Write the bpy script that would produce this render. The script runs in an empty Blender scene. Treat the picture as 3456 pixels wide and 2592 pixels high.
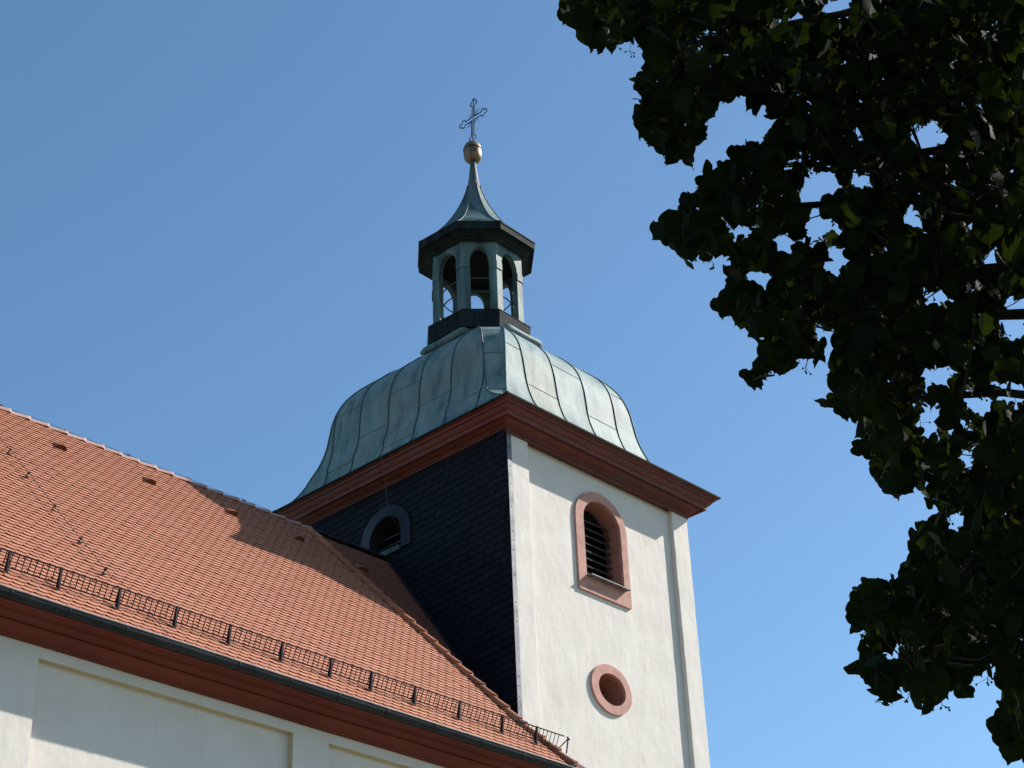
import bpy, bmesh, math, random
import numpy as np
from mathutils import Vector, Matrix
from mathutils.geometry import tessellate_polygon
random.seed(7); rng = np.random.default_rng(7)
S = bpy.context.scene
PI = math.pi

# ------------------------------------------------------------------ camera, sky, sun, exposure
CAM = np.array([-22.1947, -20.3776, 1.6]); FPX = 6125.16
pitch, roll, az = 0.53298, -0.04269, 0.73809
Fw = np.array([math.cos(az)*math.cos(pitch), math.sin(az)*math.cos(pitch), math.sin(pitch)])
R0 = np.array([math.sin(az), -math.cos(az), 0.0]); U0 = np.cross(R0, Fw)
Rt = R0*math.cos(roll)+U0*math.sin(roll); Up = -R0*math.sin(roll)+U0*math.cos(roll)
cd = bpy.data.cameras.new('camera'); co = bpy.data.objects.new('camera', cd); S.collection.objects.link(co)
co.matrix_world = Matrix(((Rt[0], Up[0], -Fw[0], CAM[0]), (Rt[1], Up[1], -Fw[1], CAM[1]), (Rt[2], Up[2], -Fw[2], CAM[2]), (0, 0, 0, 1)))
cd.sensor_width = 36; cd.lens = FPX/3456*36; cd.clip_start = .1; cd.clip_end = 5000
S.camera = co
SUN = Vector((4.68, -2.0, 3.76)).normalized()
sun_el = math.asin(SUN.z); sun_rot = math.atan2(SUN.x, SUN.y)
w = bpy.data.worlds.new('World'); S.world = w; w.use_nodes = True
nt = w.node_tree; bg = nt.nodes['Background']
sk = nt.nodes.new('ShaderNodeTexSky'); sk.sky_type = 'NISHITA'; sk.sun_disc = False
sk.sun_elevation = sun_el; sk.sun_rotation = sun_rot
sk.altitude = 0; sk.air_density = 1.0; sk.dust_density = 0.5; sk.ozone_density = 5.0
tint = nt.nodes.new('ShaderNodeMix'); tint.data_type = 'RGBA'; tint.blend_type = 'MULTIPLY'; tint.inputs[0].default_value = 1; tint.inputs[7].default_value = (.925, 1.045, 1.0, 1)
nt.links.new(sk.outputs[0], tint.inputs[6]); nt.links.new(tint.outputs[2], bg.inputs[0]); bg.inputs[1].default_value = 0.107
ld = bpy.data.lights.new('sun', 'SUN'); ld.energy = 5.0; ld.angle = math.radians(.53); ld.color = (1, .95, .89)
lo = bpy.data.objects.new('sun', ld); S.collection.objects.link(lo)
lo.rotation_euler = SUN.to_track_quat('Z', 'Y').to_euler(); lo.location = (0, 0, 60)
S.view_settings.view_transform = 'Standard'; S.view_settings.look = 'None'
S.view_settings.exposure = 0.65; S.view_settings.gamma = 1

def proj(P):
    d = np.asarray(P, float)-CAM; ww = d@Fw
    return np.stack([1728+FPX*(d@Rt)/ww, 1296-FPX*(d@Up)/ww], -1), ww
def pray(x, y):
    r = Fw+Rt*(x-1728)/FPX-Up*(y-1296)/FPX
    return r/np.linalg.norm(r)

# ------------------------------------------------------------------ helpers
def ob(name, me, mat, parent=None, label=None, cat=None, group=None, kind=None, smooth=False):
    o = bpy.data.objects.new(name, me); S.collection.objects.link(o)
    if mat: me.materials.append(mat)
    if parent: o.parent = parent
    if label: o['label'] = label
    if cat: o['category'] = cat
    if group: o['group'] = group
    if kind: o['kind'] = kind
    if smooth: me.polygons.foreach_set('use_smooth', [True]*len(me.polygons))
    return o
class MB:
    def __init__(s): s.v = []; s.f = []; s.a = []; s.cur = 0.5; s.slots = []
    def slot(s, i): s.slots.append((len(s.f), i))
    def poly(s, pts):
        n = len(s.v); s.v += [tuple(p) for p in pts]; s.f.append(tuple(range(n, n+len(pts)))); s.a.append(s.cur)
    def add(s, vs, fs):
        n = len(s.v); s.v += [tuple(p) for p in vs]
        for f in fs: s.f.append(tuple(i+n for i in f)); s.a.append(s.cur)
    def box(s, x0, x1, y0, y1, z0, z1):
        v = [(x, y, z) for x in (x0, x1) for y in (y0, y1) for z in (z0, z1)]
        s.add(v, [(0, 1, 3, 2), (4, 6, 7, 5), (0, 4, 5, 1), (2, 3, 7, 6), (0, 2, 6, 4), (1, 5, 7, 3)])
    def loft(s, rings, closed=True, cap0=False, cap1=False):
        n = len(rings[0]); b = len(s.v)
        for r in rings: s.v += [tuple(p) for p in r]
        for i in range(len(rings)-1):
            for j in range(n if closed else n-1):
                k = (j+1) % n
                s.f.append((b+i*n+j, b+i*n+k, b+(i+1)*n+k, b+(i+1)*n+j)); s.a.append(s.cur)
        if cap0: s.f.append(tuple(b+j for j in reversed(range(n)))); s.a.append(s.cur)
        if cap1: s.f.append(tuple(b+(len(rings)-1)*n+j for j in range(n))); s.a.append(s.cur)
    def tube(s, pts, r, n=6, up=None, cap=True):
        pts = [Vector(p) for p in pts]; rings = []
        rr = r if hasattr(r, '__len__') else [r]*len(pts)
        ref = Vector(up) if up else Vector((.3, .2, .93))
        for i, p in enumerate(pts):
            t = (pts[min(i+1, len(pts)-1)]-pts[max(i-1, 0)]).normalized()
            a = t.cross(ref)
            if a.length < .05: a = t.cross(Vector((1, .1, 0)))
            a.normalize(); b = t.cross(a)
            rings.append([p+(a*math.cos(2*PI*k/n)+b*math.sin(2*PI*k/n))*rr[i] for k in range(n)])
        s.loft(rings, True, cap, cap)
    def lathe(s, c, prof, n=28, cap=True):
        s.loft([[(c[0]+r*math.cos(2*PI*k/n), c[1]+r*math.sin(2*PI*k/n), z) for k in range(n)] for r, z in prof], True, cap, cap)
    def build(s, name, mat, parent=None, smooth=False, attr=False, **k):
        me = bpy.data.meshes.new(name); me.from_pydata(s.v, [], s.f); me.update()
        if s.slots:
            idx = [0]*len(s.f)
            for j, (st, i) in enumerate(s.slots):
                en = s.slots[j+1][0] if j+1 < len(s.slots) else len(s.f)
                for q in range(st, en): idx[q] = i
            me.polygons.foreach_set('material_index', idx)
        if attr:
            at = me.attributes.new('tone', 'FLOAT', 'FACE'); at.data.foreach_set('value', s.a)
        o = ob(name, me, mat, parent, smooth=smooth, **k)
        return o
def recalc(o):
    bm = bmesh.new(); bm.from_mesh(o.data); bmesh.ops.recalc_face_normals(bm, faces=bm.faces); bm.to_mesh(o.data); bm.free()
    return o
def bevel(o, wd=.01, seg=2):
    m = o.modifiers.new('bevel', 'BEVEL'); m.width = wd; m.segments = seg; m.limit_method = 'ANGLE'; return o
def empty(name, loc, label, cat, group=None):
    o = bpy.data.objects.new(name, None); S.collection.objects.link(o); o.location = loc; o['label'] = label; o['category'] = cat
    if group: o['group'] = group
    return o

# ------------------------------------------------------------------ materials
def mat(name, rough=.8, metal=0):
    m = bpy.data.materials.new(name); m.use_nodes = True; n = m.node_tree
    b = n.nodes['Principled BSDF']; b.inputs['Roughness'].default_value = rough; b.inputs['Metallic'].default_value = metal
    b.inputs['Specular IOR Level'].default_value = .3
    return m, n, b
def noise(n, scale, detail=6, vec=None, sc=(1, 1, 1), rough=.55):
    t = n.nodes.new('ShaderNodeTexNoise'); t.inputs['Scale'].default_value = scale; t.inputs['Detail'].default_value = detail; t.inputs['Roughness'].default_value = rough
    mp = n.nodes.new('ShaderNodeMapping'); mp.inputs['Scale'].default_value = sc
    tc = n.nodes.new('ShaderNodeTexCoord'); n.links.new(tc.outputs['Object'], mp.inputs[0]); n.links.new(mp.outputs[0], t.inputs['Vector'])
    return t.outputs['Fac']
def ramp(n, fac, stops):
    r = n.nodes.new('ShaderNodeValToRGB'); n.links.new(fac, r.inputs[0]); e = r.color_ramp.elements
    while len(e) < len(stops): e.new(.5)
    for i, (p, c) in enumerate(stops): e[i].position = p; e[i].color = (*c, 1) if len(c) == 3 else c
    return r.outputs[0]
def mix(n, fac, a, b, mode='MIX'):
    x = n.nodes.new('ShaderNodeMix'); x.data_type = 'RGBA'; x.blend_type = mode
    for i, v in ((0, fac), (6, a), (7, b)):
        if hasattr(v, 'node'): n.links.new(v, x.inputs[i])
        elif isinstance(v, (int, float)): x.inputs[i].default_value = v
        else: x.inputs[i].default_value = (*v, 1)
    return x.outputs[2]
def bump(n, b, h, strength=.3, dist=.02, prev=None):
    x = n.nodes.new('ShaderNodeBump'); x.inputs['Strength'].default_value = strength; x.inputs['Distance'].default_value = dist
    n.links.new(h, x.inputs['Height'])
    if prev: n.links.new(prev, x.inputs['Normal'])
    n.links.new(x.outputs[0], b.inputs['Normal']); return x.outputs[0]
G = lambda v: (v, v, v)

def m_plaster():
    m, n, b = mat('plaster', .9)
    f1 = noise(n, 1.3, 5); f2 = noise(n, 14, 6); st = noise(n, 2.2, 5, sc=(4, 4, .35))
    c = ramp(n, f1, [(.3, (.62, .564, .50)), (.7, (.69, .638, .575))])
    c = mix(n, ramp(n, st, [(.55, G(0)), (.78, G(.3))]), c, (.54, .51, .45))
    c = mix(n, ramp(n, f2, [(.62, G(0)), (.75, G(.25))]), c, (.55, .53, .48))
    n.links.new(c, b.inputs['Base Color'])
    p = bump(n, b, noise(n, 2.2, 3, sc=(1, 1, .6)), .4, .045)
    p = bump(n, b, noise(n, 7, 4, rough=.5), .3, .012, p)
    p = bump(n, b, noise(n, 70, 4), .3, .003, p)
    return m
def m_salmon(name='salmon_stone', base=(.46, .245, .195)):
    m, n, b = mat(name, .85)
    f = noise(n, 5, 8); d = tuple(x*.72 for x in base); l = tuple(min(1, x*1.12) for x in base)
    c = ramp(n, f, [(.3, d), (.5, base), (.72, l)])
    n.links.new(c, b.inputs['Base Color'])
    p = bump(n, b, noise(n, 12, 5), .4, .012); bump(n, b, noise(n, 80, 3), .3, .003, p)
    return m
def m_redwood():
    m, n, b = mat('painted_cornice', .6)
    f = noise(n, 3, 7, sc=(1, 1, 6)); g = noise(n, 1.4, 6)
    c = ramp(n, f, [(.3, (.095, .024, .019)), (.55, (.135, .033, .025)), (.8, (.16, .048, .035))])
    c = mix(n, ramp(n, g, [(.56, G(0)), (.72, G(.75))]), c, (.105, .062, .057))
    cr = noise(n, 1.2, 12, sc=(1, 1, 9), rough=.7)
    c = mix(n, ramp(n, cr, [(.485, G(0)), (.5, G(.7)), (.515, G(0))]), c, (.05, .03, .025))
    n.links.new(c, b.inputs['Base Color']); bump(n, b, noise(n, 30, 4, sc=(1, 1, 4)), .3, .006)
    return m
def m_copper(name, light, mid, dark, brown, amt=.5, rough=.55, sheets=False, spec=.3):
    m, n, b = mat(name, rough)
    st = noise(n, 1.6, 7, sc=(2.6, 2.6, .45), rough=.6); bl = noise(n, .75, 4); fi = noise(n, 11, 6)
    c = ramp(n, st, [(.32, dark), (.46, mid), (.64, light)])
    c = mix(n, ramp(n, bl, [(.5, G(0)), (.68, G(amt))]), c, brown)
    st2 = noise(n, 7, 5, sc=(3, 3, .25)); c = mix(n, ramp(n, st2, [(.57, G(0)), (.72, G(.45))]), c, brown)
    c = mix(n, ramp(n, fi, [(.55, G(0)), (.8, G(.35))]), c, dark)
    n.links.new(c, b.inputs['Base Color']); b.inputs['Specular IOR Level'].default_value = spec
    if sheets:
        at = n.nodes.new('ShaderNodeAttribute'); at.attribute_name = 'tone'
        c = mix(n, 1.0, c, ramp(n, at.outputs['Fac'], [(0, (.80, .84, .86)), (.45, (1, 1, 1)), (.85, (1.0, 1.0, 1.0)), (.93, (1.22, .98, .80)), (1, (1.28, 1.0, .78))]), 'MULTIPLY')
        n.links.new(c, b.inputs['Base Color'])
    p = bump(n, b, noise(n, 1.7, 3), .35, .05); bump(n, b, noise(n, 40, 3), .15, .003, p)
    return m
def m_tile(name='roof_tile', a=(.378, .143, .079), b2=(.44, .19, .11)):
    m, n, b = mat(name, .75)
    at = n.nodes.new('ShaderNodeAttribute'); at.attribute_name = 'tone'
    c = ramp(n, at.outputs['Fac'], [(0, tuple(x*.80 for x in a)), (.15, a), (.6, tuple((p+q)/2 for p, q in zip(a, b2))), (1, b2)])
    f = noise(n, 3.5, 8); c = mix(n, ramp(n, f, [(.5, G(0)), (.75, G(.35))]), c, (.33, .17, .12))
    g = noise(n, 60, 3); c = mix(n, ramp(n, g, [(.6, G(0)), (.8, G(.3))]), c, (.25, .11, .07))
    n.links.new(c, b.inputs['Base Color']); bump(n, b, noise(n, 90, 3), .25, .002)
    return m
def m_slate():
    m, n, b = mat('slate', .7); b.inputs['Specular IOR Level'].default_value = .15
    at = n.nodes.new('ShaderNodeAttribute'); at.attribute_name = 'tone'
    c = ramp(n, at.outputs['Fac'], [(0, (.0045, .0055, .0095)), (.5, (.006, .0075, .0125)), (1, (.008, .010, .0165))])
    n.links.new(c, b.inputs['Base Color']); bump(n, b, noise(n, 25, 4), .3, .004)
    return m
def m_plain(name, col, rough=.6, metal=0, var=.3, scale=8):
    m, n, b = mat(name, rough, metal)
    c = ramp(n, noise(n, scale, 6), [(.3, tuple(x*(1-var) for x in col)), (.7, tuple(min(1, x*(1+var)) for x in col))])
    n.links.new(c, b.inputs['Base Color']); bump(n, b, noise(n, scale*5, 3), .15, .003); return m
def m_red2():
    m, n, b = mat('painted_eave', .7); b.inputs['Specular IOR Level'].default_value = .15
    c = ramp(n, noise(n, 1.1, 6, sc=(1, 1, 2.5)), [(.3, (.13, .030, .021)), (.55, (.165, .038, .026)), (.8, (.185, .048, .033))])
    c = mix(n, ramp(n, noise(n, 6, 8), [(.56, G(0)), (.75, G(.4))]), c, (.10, .035, .028))
    n.links.new(c, b.inputs['Base Color']); bump(n, b, noise(n, 5, 5), .3, .01); return m
RED2 = m_red2()
PL = m_plaster(); SAL = m_salmon(); RED = m_redwood(); SLATE = m_slate()
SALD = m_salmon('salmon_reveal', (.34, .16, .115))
COP = m_copper('dome_copper', (.188, .265, .245), (.138, .208, .198), (.066, .113, .118), (.165, .16, .14), .45, .62, True, .24)
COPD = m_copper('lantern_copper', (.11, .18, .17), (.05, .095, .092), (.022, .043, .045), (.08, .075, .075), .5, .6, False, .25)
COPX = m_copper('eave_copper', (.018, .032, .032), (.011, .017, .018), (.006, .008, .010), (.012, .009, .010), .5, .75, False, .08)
SEAM = m_plain('seam_copper', (.055, .085, .085), .5)
TILE = m_tile(); TILEH = m_tile('hip_tile', (.27, .085, .038), (.40, .145, .062))
UNDER = m_plain('roof_underlay', (.10, .045, .03), .9)
ZINC = m_plain('weathered_zinc', (.15, .15, .165), .6, .1, .6, 4)
GUT = m_plain('gutter_metal', (.016, .019, .022), .6, .1, .4, 3)
IRON = m_plain('dark_iron', (.018, .013, .017), .75, .0)
WIRE = m_plain('wire_metal', (.10, .08, .08), .5, .5)
PALE = m_plain('pale_wire', (.14, .13, .12), .6, .1)
LOUV = m_plain('louvre_wood', (.035, .030, .027), .85, 0, .4, 4)
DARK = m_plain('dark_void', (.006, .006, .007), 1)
MORT = m_plain('ridge_mortar', (.42, .36, .31), .95)
GOLD, gn, gb = mat('gilded_orb', .5, .5)
c = ramp(gn, noise(gn, 6, 7), [(.3, (.12, .07, .04)), (.5, (.20, .14, .09)), (.75, (.27, .21, .15))]); gn.links.new(c, gb.inputs['Base Color'])
bump(gn, gb, noise(gn, 30, 3), .2, .003)
BARK = m_plain('bark', (.030, .024, .018), .9, 0, .4, 12)
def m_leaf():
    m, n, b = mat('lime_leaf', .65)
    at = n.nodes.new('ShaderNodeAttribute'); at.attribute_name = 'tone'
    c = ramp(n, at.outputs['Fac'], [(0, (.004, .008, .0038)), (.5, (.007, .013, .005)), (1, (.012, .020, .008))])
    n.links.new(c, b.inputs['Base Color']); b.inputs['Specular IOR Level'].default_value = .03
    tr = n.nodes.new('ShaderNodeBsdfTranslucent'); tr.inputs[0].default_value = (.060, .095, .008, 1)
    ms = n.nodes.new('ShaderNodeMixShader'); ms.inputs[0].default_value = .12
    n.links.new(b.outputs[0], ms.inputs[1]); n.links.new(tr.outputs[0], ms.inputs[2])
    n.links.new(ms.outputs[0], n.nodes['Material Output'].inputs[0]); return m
LEAF = m_leaf(); BRACT = m_plain('bract', (.05, .06, .032), .9); BERRY = m_plain('berry', (.05, .055, .02), .8)

# ------------------------------------------------------------------ ground
m, n, b = mat('grass_ground', .95)
c = ramp(n, noise(n, 30, 8), [(.3, (.03, .05, .015)), (.7, (.09, .12, .04))])
c = mix(n, ramp(n, noise(n, .25, 4), [(.45, G(0)), (.55, G(1))]), c, (.26, .23, .19))
n.links.new(c, b.inputs['Base Color']); bump(n, b, noise(n, 60, 4), .4, .03)
mb = MB(); mb.poly([(-1500, -1500, 0), (1500, -1500, 0), (1500, 1500, 0), (-1500, 1500, 0)])
mb.build('ground', m, kind='structure', label='open grassy churchyard ground below the church', cat='ground')

# ================================================================== TOWER
W, D = 5.45, 5.75
tower = empty('church_tower', (W/2, D/2, 0), 'white plastered church tower with green copper dome, open lantern, spire and iron cross', 'church tower')
tower.location = (0, 0, 0)
def jit(a=.006): return random.uniform(-a, a)
def ell(cx, cz, a, b, n, t0=0, t1=2*PI):
    return [(cx+a*math.cos(t0+(t1-t0)*i/(n-1 if t1-t0 < 6.2 else n)), cz+b*math.sin(t0+(t1-t0)*i/(n-1 if t1-t0 < 6.2 else n))) for i in range(n)]
def arch(cx, a, b, zs, zb, n=25):     # closed loop, counter-clockwise
    return [(cx+a, zb), (cx+a, zs-.02)]+ell(cx, zs, a, b, n, 0, PI)+[(cx-a, zs-.02), (cx-a, zb)]
def holed(mb, outer, holes, fn):
    polys = [[Vector((p[0], p[1], 0)) for p in outer]]+[[Vector((p[0], p[1], 0)) for p in h] for h in holes]
    flat = [p for q in polys for p in q]
    tr = tessellate_polygon(polys)
    mb.add([fn(p.x, p.y) for p in flat], [tuple(t) for t in tr])
ZT = 18.60        # wall top, hidden behind the cornice
RY = .10          # recess of the middle field
win_in = arch(2.72, .555, .49, 17.27, 16.03); win_out = arch(2.70, .765, .685, 17.27, 15.70)
ocu_in = ell(2.69, 13.85, .385, .31, 40); ocu_out = ell(2.68, 13.85, .57, .485, 48)
mb = MB()
holed(mb, [(.58, 0), (4.95, 0), (4.95, ZT), (.58, ZT)], [win_in, ocu_in], lambda x, z: (x, RY, z))
# pilasters with slightly wandering edges
for x0, x1, inner in ((0.0, .58, 1), (4.95, W, 0)):
    N = 60; fr = []
    for i in range(N+1):
        z = ZT*i/N; j = jit(.007)
        xi = (x1 if inner else x0)+j; xo = (x0 if inner else x1)+(0 if inner else j*.6)
        a, b_ = (xo, xi) if inner else (xi, xo)
        fr.append([(a, RY+.3, z), (a, 0+jit(.002), z), (b_, 0+jit(.002), z), (b_, RY+.3, z)])
    mb.loft(fr, False)
mb.poly([(W, 0.3, 0), (W, D, 0), (W, D, ZT), (W, 0.3, ZT)]); mb.poly([(W, D, 0), (0, D, 0), (0, D, ZT), (W, D, ZT)])
wall = recalc(mb.build('tower_wall', PL, tower))
bevel(wall, .012, 2)
# belfry window in the white face
def prism(mb, loop, y0, y1, inner=None, swap=False):
    P = (lambda x, z, y: (y, x, z)) if swap else (lambda x, z, y: (x, y, z))
    n = len(loop)
    mb.loft([[P(x, z, y0) for x, z in loop], [P(x, z, y1) for x, z in loop]], True)
    if inner:
        mb.loft([[P(x, z, y0) for x, z in inner], [P(x, z, y1) for x, z in inner]], True)
        holed(mb, loop, [inner], lambda x, z: P(x, z, y0))
def frame_win(name, outer, inner, y0, y1, depth, parent):
    f = MB(); prism(f, [(x+jit(.004), z+jit(.004)) for x, z in outer], y0, y1, inner)
    o = recalc(f.build(name+'_frame', SAL, parent)); bevel(o, .012, 2)
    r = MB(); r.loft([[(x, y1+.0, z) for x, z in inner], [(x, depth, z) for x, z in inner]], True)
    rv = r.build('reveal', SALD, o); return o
bw = frame_win('belfry_window', win_out, win_in, RY-.05, RY+.02, .62, tower)
for i in range(9):
    z = 16.10+.163*i
    if z > 17.28: hw = .555*math.sqrt(max(.01, 1-((z+.02-17.27)/.49)**2))-.02
    else: hw = .55
    l = MB(); l.cur = .5
    l.add([(2.72-hw, .31, z), (2.72+hw, .31, z), (2.72+hw, .45, z+.13), (2.72-hw, .45, z+.13), (2.72-hw, .315, z-.022), (2.72+hw, .315, z-.022), (2.72+hw, .455, z+.108), (2.72-hw, .455, z+.108)],
          [(0, 1, 2, 3), (7, 6, 5, 4), (0, 4, 5, 1), (1, 5, 6, 2), (2, 6, 7, 3), (3, 7, 4, 0)])
    l.build('louvre_slat', LOUV, bw)
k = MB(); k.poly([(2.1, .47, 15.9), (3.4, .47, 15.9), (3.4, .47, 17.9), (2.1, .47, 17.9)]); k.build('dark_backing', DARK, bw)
s_ = MB(); s_.add([(2.15, -.09, 16.02), (3.31, -.09, 16.02), (3.31, .5, 16.10), (2.15, .5, 16.10), (2.15, -.09, 16.005), (3.31, -.09, 16.005), (3.31, .5, 16.085), (2.15, .5, 16.085)],
      [(0, 1, 2, 3), (7, 6, 5, 4), (0, 4, 5, 1), (1, 5, 6, 2), (2, 6, 7, 3), (3, 7, 4, 0)])
s_.build('window_sill', ZINC, bw)
ow = frame_win('round_window', ocu_out, ocu_in, RY-.05, RY+.02, .85, tower)
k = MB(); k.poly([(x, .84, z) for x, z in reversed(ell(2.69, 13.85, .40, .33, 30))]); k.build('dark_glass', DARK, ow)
# zinc corner strip
zc_ = MB(); z = 2.0
while z < 18.38:
    z1 = min(z+random.uniform(1.0, 1.5), 18.38)
    zc_.box(-.012, .105+jit(.003), -.014+jit(.002), .01, z, z1-.006)
    for q in (z+.18, (z+z1)/2, z1-.2): zc_.box(.045, .06, -.022, -.012, q, q+.014)
    z = z1
for_ = zc_.build('corner_flashing', ZINC, tower)

# slate cladding on the -X face with its window
sw_in = arch(3.29, .45, .43, 17.27, 16.9); sw_out = arch(3.29, .71, .66, 17.27, 16.9)
core = MB(); holed(core, [(-.012, 0), (D, 0), (D, ZT), (0, ZT)], [sw_in], lambda y, z: (-.010, y, z))
core.build('slate_backing', DARK, tower)
sl = MB(); sx = .235; ex = .15; inc = .075
def in_ell(y, z): 
    if z < 16.8: return False
    if z < 17.27: return abs(y-3.29) < .62
    return ((y-3.29)/.62)**2+((z-17.27)/.58)**2 < 1
for r in range(int(9/ex)):
    z0 = 9.9+r*ex
    off = random.random()*sx
    for c_ in range(-1, int(D/sx)+2):
        ww = sx*.97; y = c_*sx+off
        zz = z0-inc*(y-D/2)*-1*0-(y-D/2)*inc
        if y+ww < .03 or y+ww > D+.05 or in_ell(y+ww/2, zz+ex/2) or zz > 18.5: continue
        sl.cur = random.random(); o1 = -.044+jit(.003); dz = jit(.003); yy0 = max(y, -.012)
        zs0, zs1 = zz+dz, zz+dz-ww*inc
        A = [(o1, yy0, zs0+.03), (o1, yy0+min(.035, (y+ww-yy0)*.3), zs0), (o1, max(y+ww*.75, yy0+(y+ww-yy0)*.5), zs1), (o1, y+ww, zs1+.012), (o1+.03, y+ww, zs1+ex*1.9), (o1+.03, yy0, zs0+ex*1.9)]
        sl.poly(list(reversed(A)))
        B = [(p[0]+.012, p[1], p[2]) for p in A]
        for i in range(4): sl.poly([A[i-1] if i else A[0], A[i], B[i], B[i-1] if i else B[0]]) if i else None
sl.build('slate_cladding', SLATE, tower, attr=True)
sf = MB()
loopo, loopi = [], []
N = 46
for i in range(N):          # radiating surround slates, each its own thin wedge
    def pt(t, a, b_):
        L = .38; tot = L*2+PI*.6
        u = t*tot
        if u < L: return (3.29-a, 16.9+u)
        if u > tot-L: return (3.29+a, 16.9+(tot-u))
        th = PI-(u-L)/.6; return (3.29+a*math.cos(th), 17.27+b_*math.sin(th))
    t0, t1 = i/N, (i+1.25)/N; t1 = min(1, t1); o0 = -.090; o1 = -.075
    sf.cur = random.uniform(.6, 1)
    a0, a1, b0, b1 = pt(t0, .45, .43), pt(t1, .45, .43), pt(t0, .71, .66), pt(t1, .71, .66)
    P = [(o0, *a0), (o1, *a1), (o1, *b1), (o0, *b0)]
    sf.poly(P); Q = [(p[0]+.05, p[1], p[2]) for p in P]
    sf.poly([P[3], P[2], Q[2], Q[3]]); sf.poly([P[1], P[0], Q[0], Q[1]]); sf.poly([P[0], P[3], Q[3], Q[0]])
SLB, sn_, sb_ = mat('slate_blue', .5)
sn_.links.new(ramp(sn_, noise(sn_, 6, 5), [(.3, (.012, .017, .029)), (.7, (.020, .028, .046))]), sb_.inputs['Base Color'])
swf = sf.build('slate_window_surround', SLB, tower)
r = MB(); r.loft([[(-.038, y, z) for y, z in sw_in], [(.55, y, z) for y, z in sw_in]], True)
r.build('reveal', m_plain('reveal_grey', (.014, .016, .013), .9), swf)
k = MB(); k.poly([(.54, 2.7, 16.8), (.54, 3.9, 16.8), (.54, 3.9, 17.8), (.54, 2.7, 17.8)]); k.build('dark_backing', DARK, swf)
for i, z in enumerate((17.02, 17.20, 17.38)):
    l = MB(); l.add([(.16+.0, 2.86, z), (.16, 3.72, z), (.30, 3.72, z+.12), (.30, 2.86, z+.12), (.16, 2.86, z-.02), (.16, 3.72, z-.02), (.30, 3.72, z+.10), (.30, 2.86, z+.10)],
          [(0, 1, 2, 3), (7, 6, 5, 4), (0, 4, 5, 1), (1, 5, 6, 2), (2, 6, 7, 3), (3, 7, 4, 0)]); l.build('louvre_slat', LOUV, swf)
l = MB(); l.box(-.10, .2, 2.88, 3.74, 16.86, 16.97); recalc(l.build('window_sill', m_plain('sill_copper', (.035, .06, .056), .7), swf))

# main cornice
prof = [(.02, 18.30), (.02, 18.385), (.05, 18.39), (.055, 18.425), (.085, 18.43), (.09, 18.45), (.12, 18.455), (.165, 18.47), (.205, 18.495), (.225, 18.535), (.235, 18.56), (.262, 18.562), (.266, 18.492), (.305, 18.488), (.31, 18.56),
        (.335, 18.575), (.36, 18.60), (.385, 18.635), (.39, 18.665), (.43, 18.67), (.435, 18.72), (.50, 18.735)]
def ring(o, z, oy=None):
    return [(-o, -o*1.05, z), (W+o, -o*1.05, z), (W+o, D+o, z), (-o, D+o, z)]
cm = MB(); cm.loft([[tuple(Vector(R_[i]).lerp(Vector(R_[(i+1) % 4]), j/14))[:2]+(R_[i][2]+jit(.0022),) for i in range(4) for j in range(14)] for R_ in [ring(o, z) for o, z in prof]], True)
cn = cm.build('main_cornice', RED, tower)
# pilaster breaks of the lowest moulding (bed mould)
bm_ = MB(); bm_.box(.60, 4.93, .03, RY+.02, 18.33, 18.40); bm_.build('bed_moulding', RED, cn)
de = MB()
for a, b_ in ((.50, .50), ):
    de.loft([ring(.50, 18.738), ring(.522, 18.742), ring(.526, 18.775), ring(.50, 18.80)], True)
edge = de.build('copper_eave_edge', COPX, tower)

# dome
prof_d = [(18.785, 3.27), (18.84, 3.15), (18.92, 3.03), (19.03, 2.905), (19.15, 2.79), (19.28, 2.68), (19.4, 2.60), (19.52, 2.53), (19.65, 2.47), (19.78, 2.425), (19.9, 2.385), (20.05, 2.35), (20.2, 2.322), (20.45, 2.29), (20.7, 2.258), (20.9, 2.215), (21.05, 2.17),
          (21.2, 2.11), (21.32, 2.045), (21.42, 1.975), (21.52, 1.895), (21.62, 1.80), (21.72, 1.695), (21.8, 1.60), (21.88, 1.51), (21.95, 1.44), (22.02, 1.35), (22.08, 1.26), (22.15, 1.14)]
zp = [p[0] for p in prof_d]; sp = [p[1] for p in prof_d]
def dome_ring(z, inset=0.0):
    k = min(1, max(0, (z-18.785)/.8)); k = k*k*(3-2*k)
    cx, cy = 2.725-.147*k, 2.874+.231*k
    s = np.interp(z, zp, sp); wch = np.interp(z, [18.785, 18.95, 19.5, 20.3, 21.5, 22.2], [.0, .05, .38, .42, .48, .50])
    s2 = s+wch/(2*math.sqrt(2)); b_ = s2-wch/math.sqrt(2)
    ax = (1-k)*(-.035)-.11*k; ay = (1-k)*.135+.11*k
    hx, hy = s2+ax, s2+ay; bx, by = b_+ax, b_+ay
    return cx, cy, hx+inset, hy+inset, bx+inset*.41, by+inset*.41
def drot(x, y, z, cx, cy):       # the upper dome sits turned slightly on the square shaft
    k = min(1, max(0, (z-18.785)/.8)); a = .021*k*k*(3-2*k); x -= cx; y -= cy
    return (cx+x*math.cos(a)-y*math.sin(a), cy+x*math.sin(a)+y*math.cos(a), z)
def dome_oct(z, inset=0.0):
    cx, cy, hx, hy, bx, by = dome_ring(z, inset)
    return [drot(*p, cx, cy) for p in ((cx-hx, cy-by, z), (cx-bx, cy-hy, z), (cx+bx, cy-hy, z), (cx+hx, cy-by, z), (cx+hx, cy+by, z), (cx+bx, cy+hy, z), (cx-bx, cy+hy, z), (cx-hx, cy+by, z))]
zz_ = list(np.linspace(18.785, 19.2, 12))+list(np.linspace(19.28, 22.15, 50))
FZ, FO = [18.8, 19.4, 19.85, 20.4], [0, -.07, -.05, 0]
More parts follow.
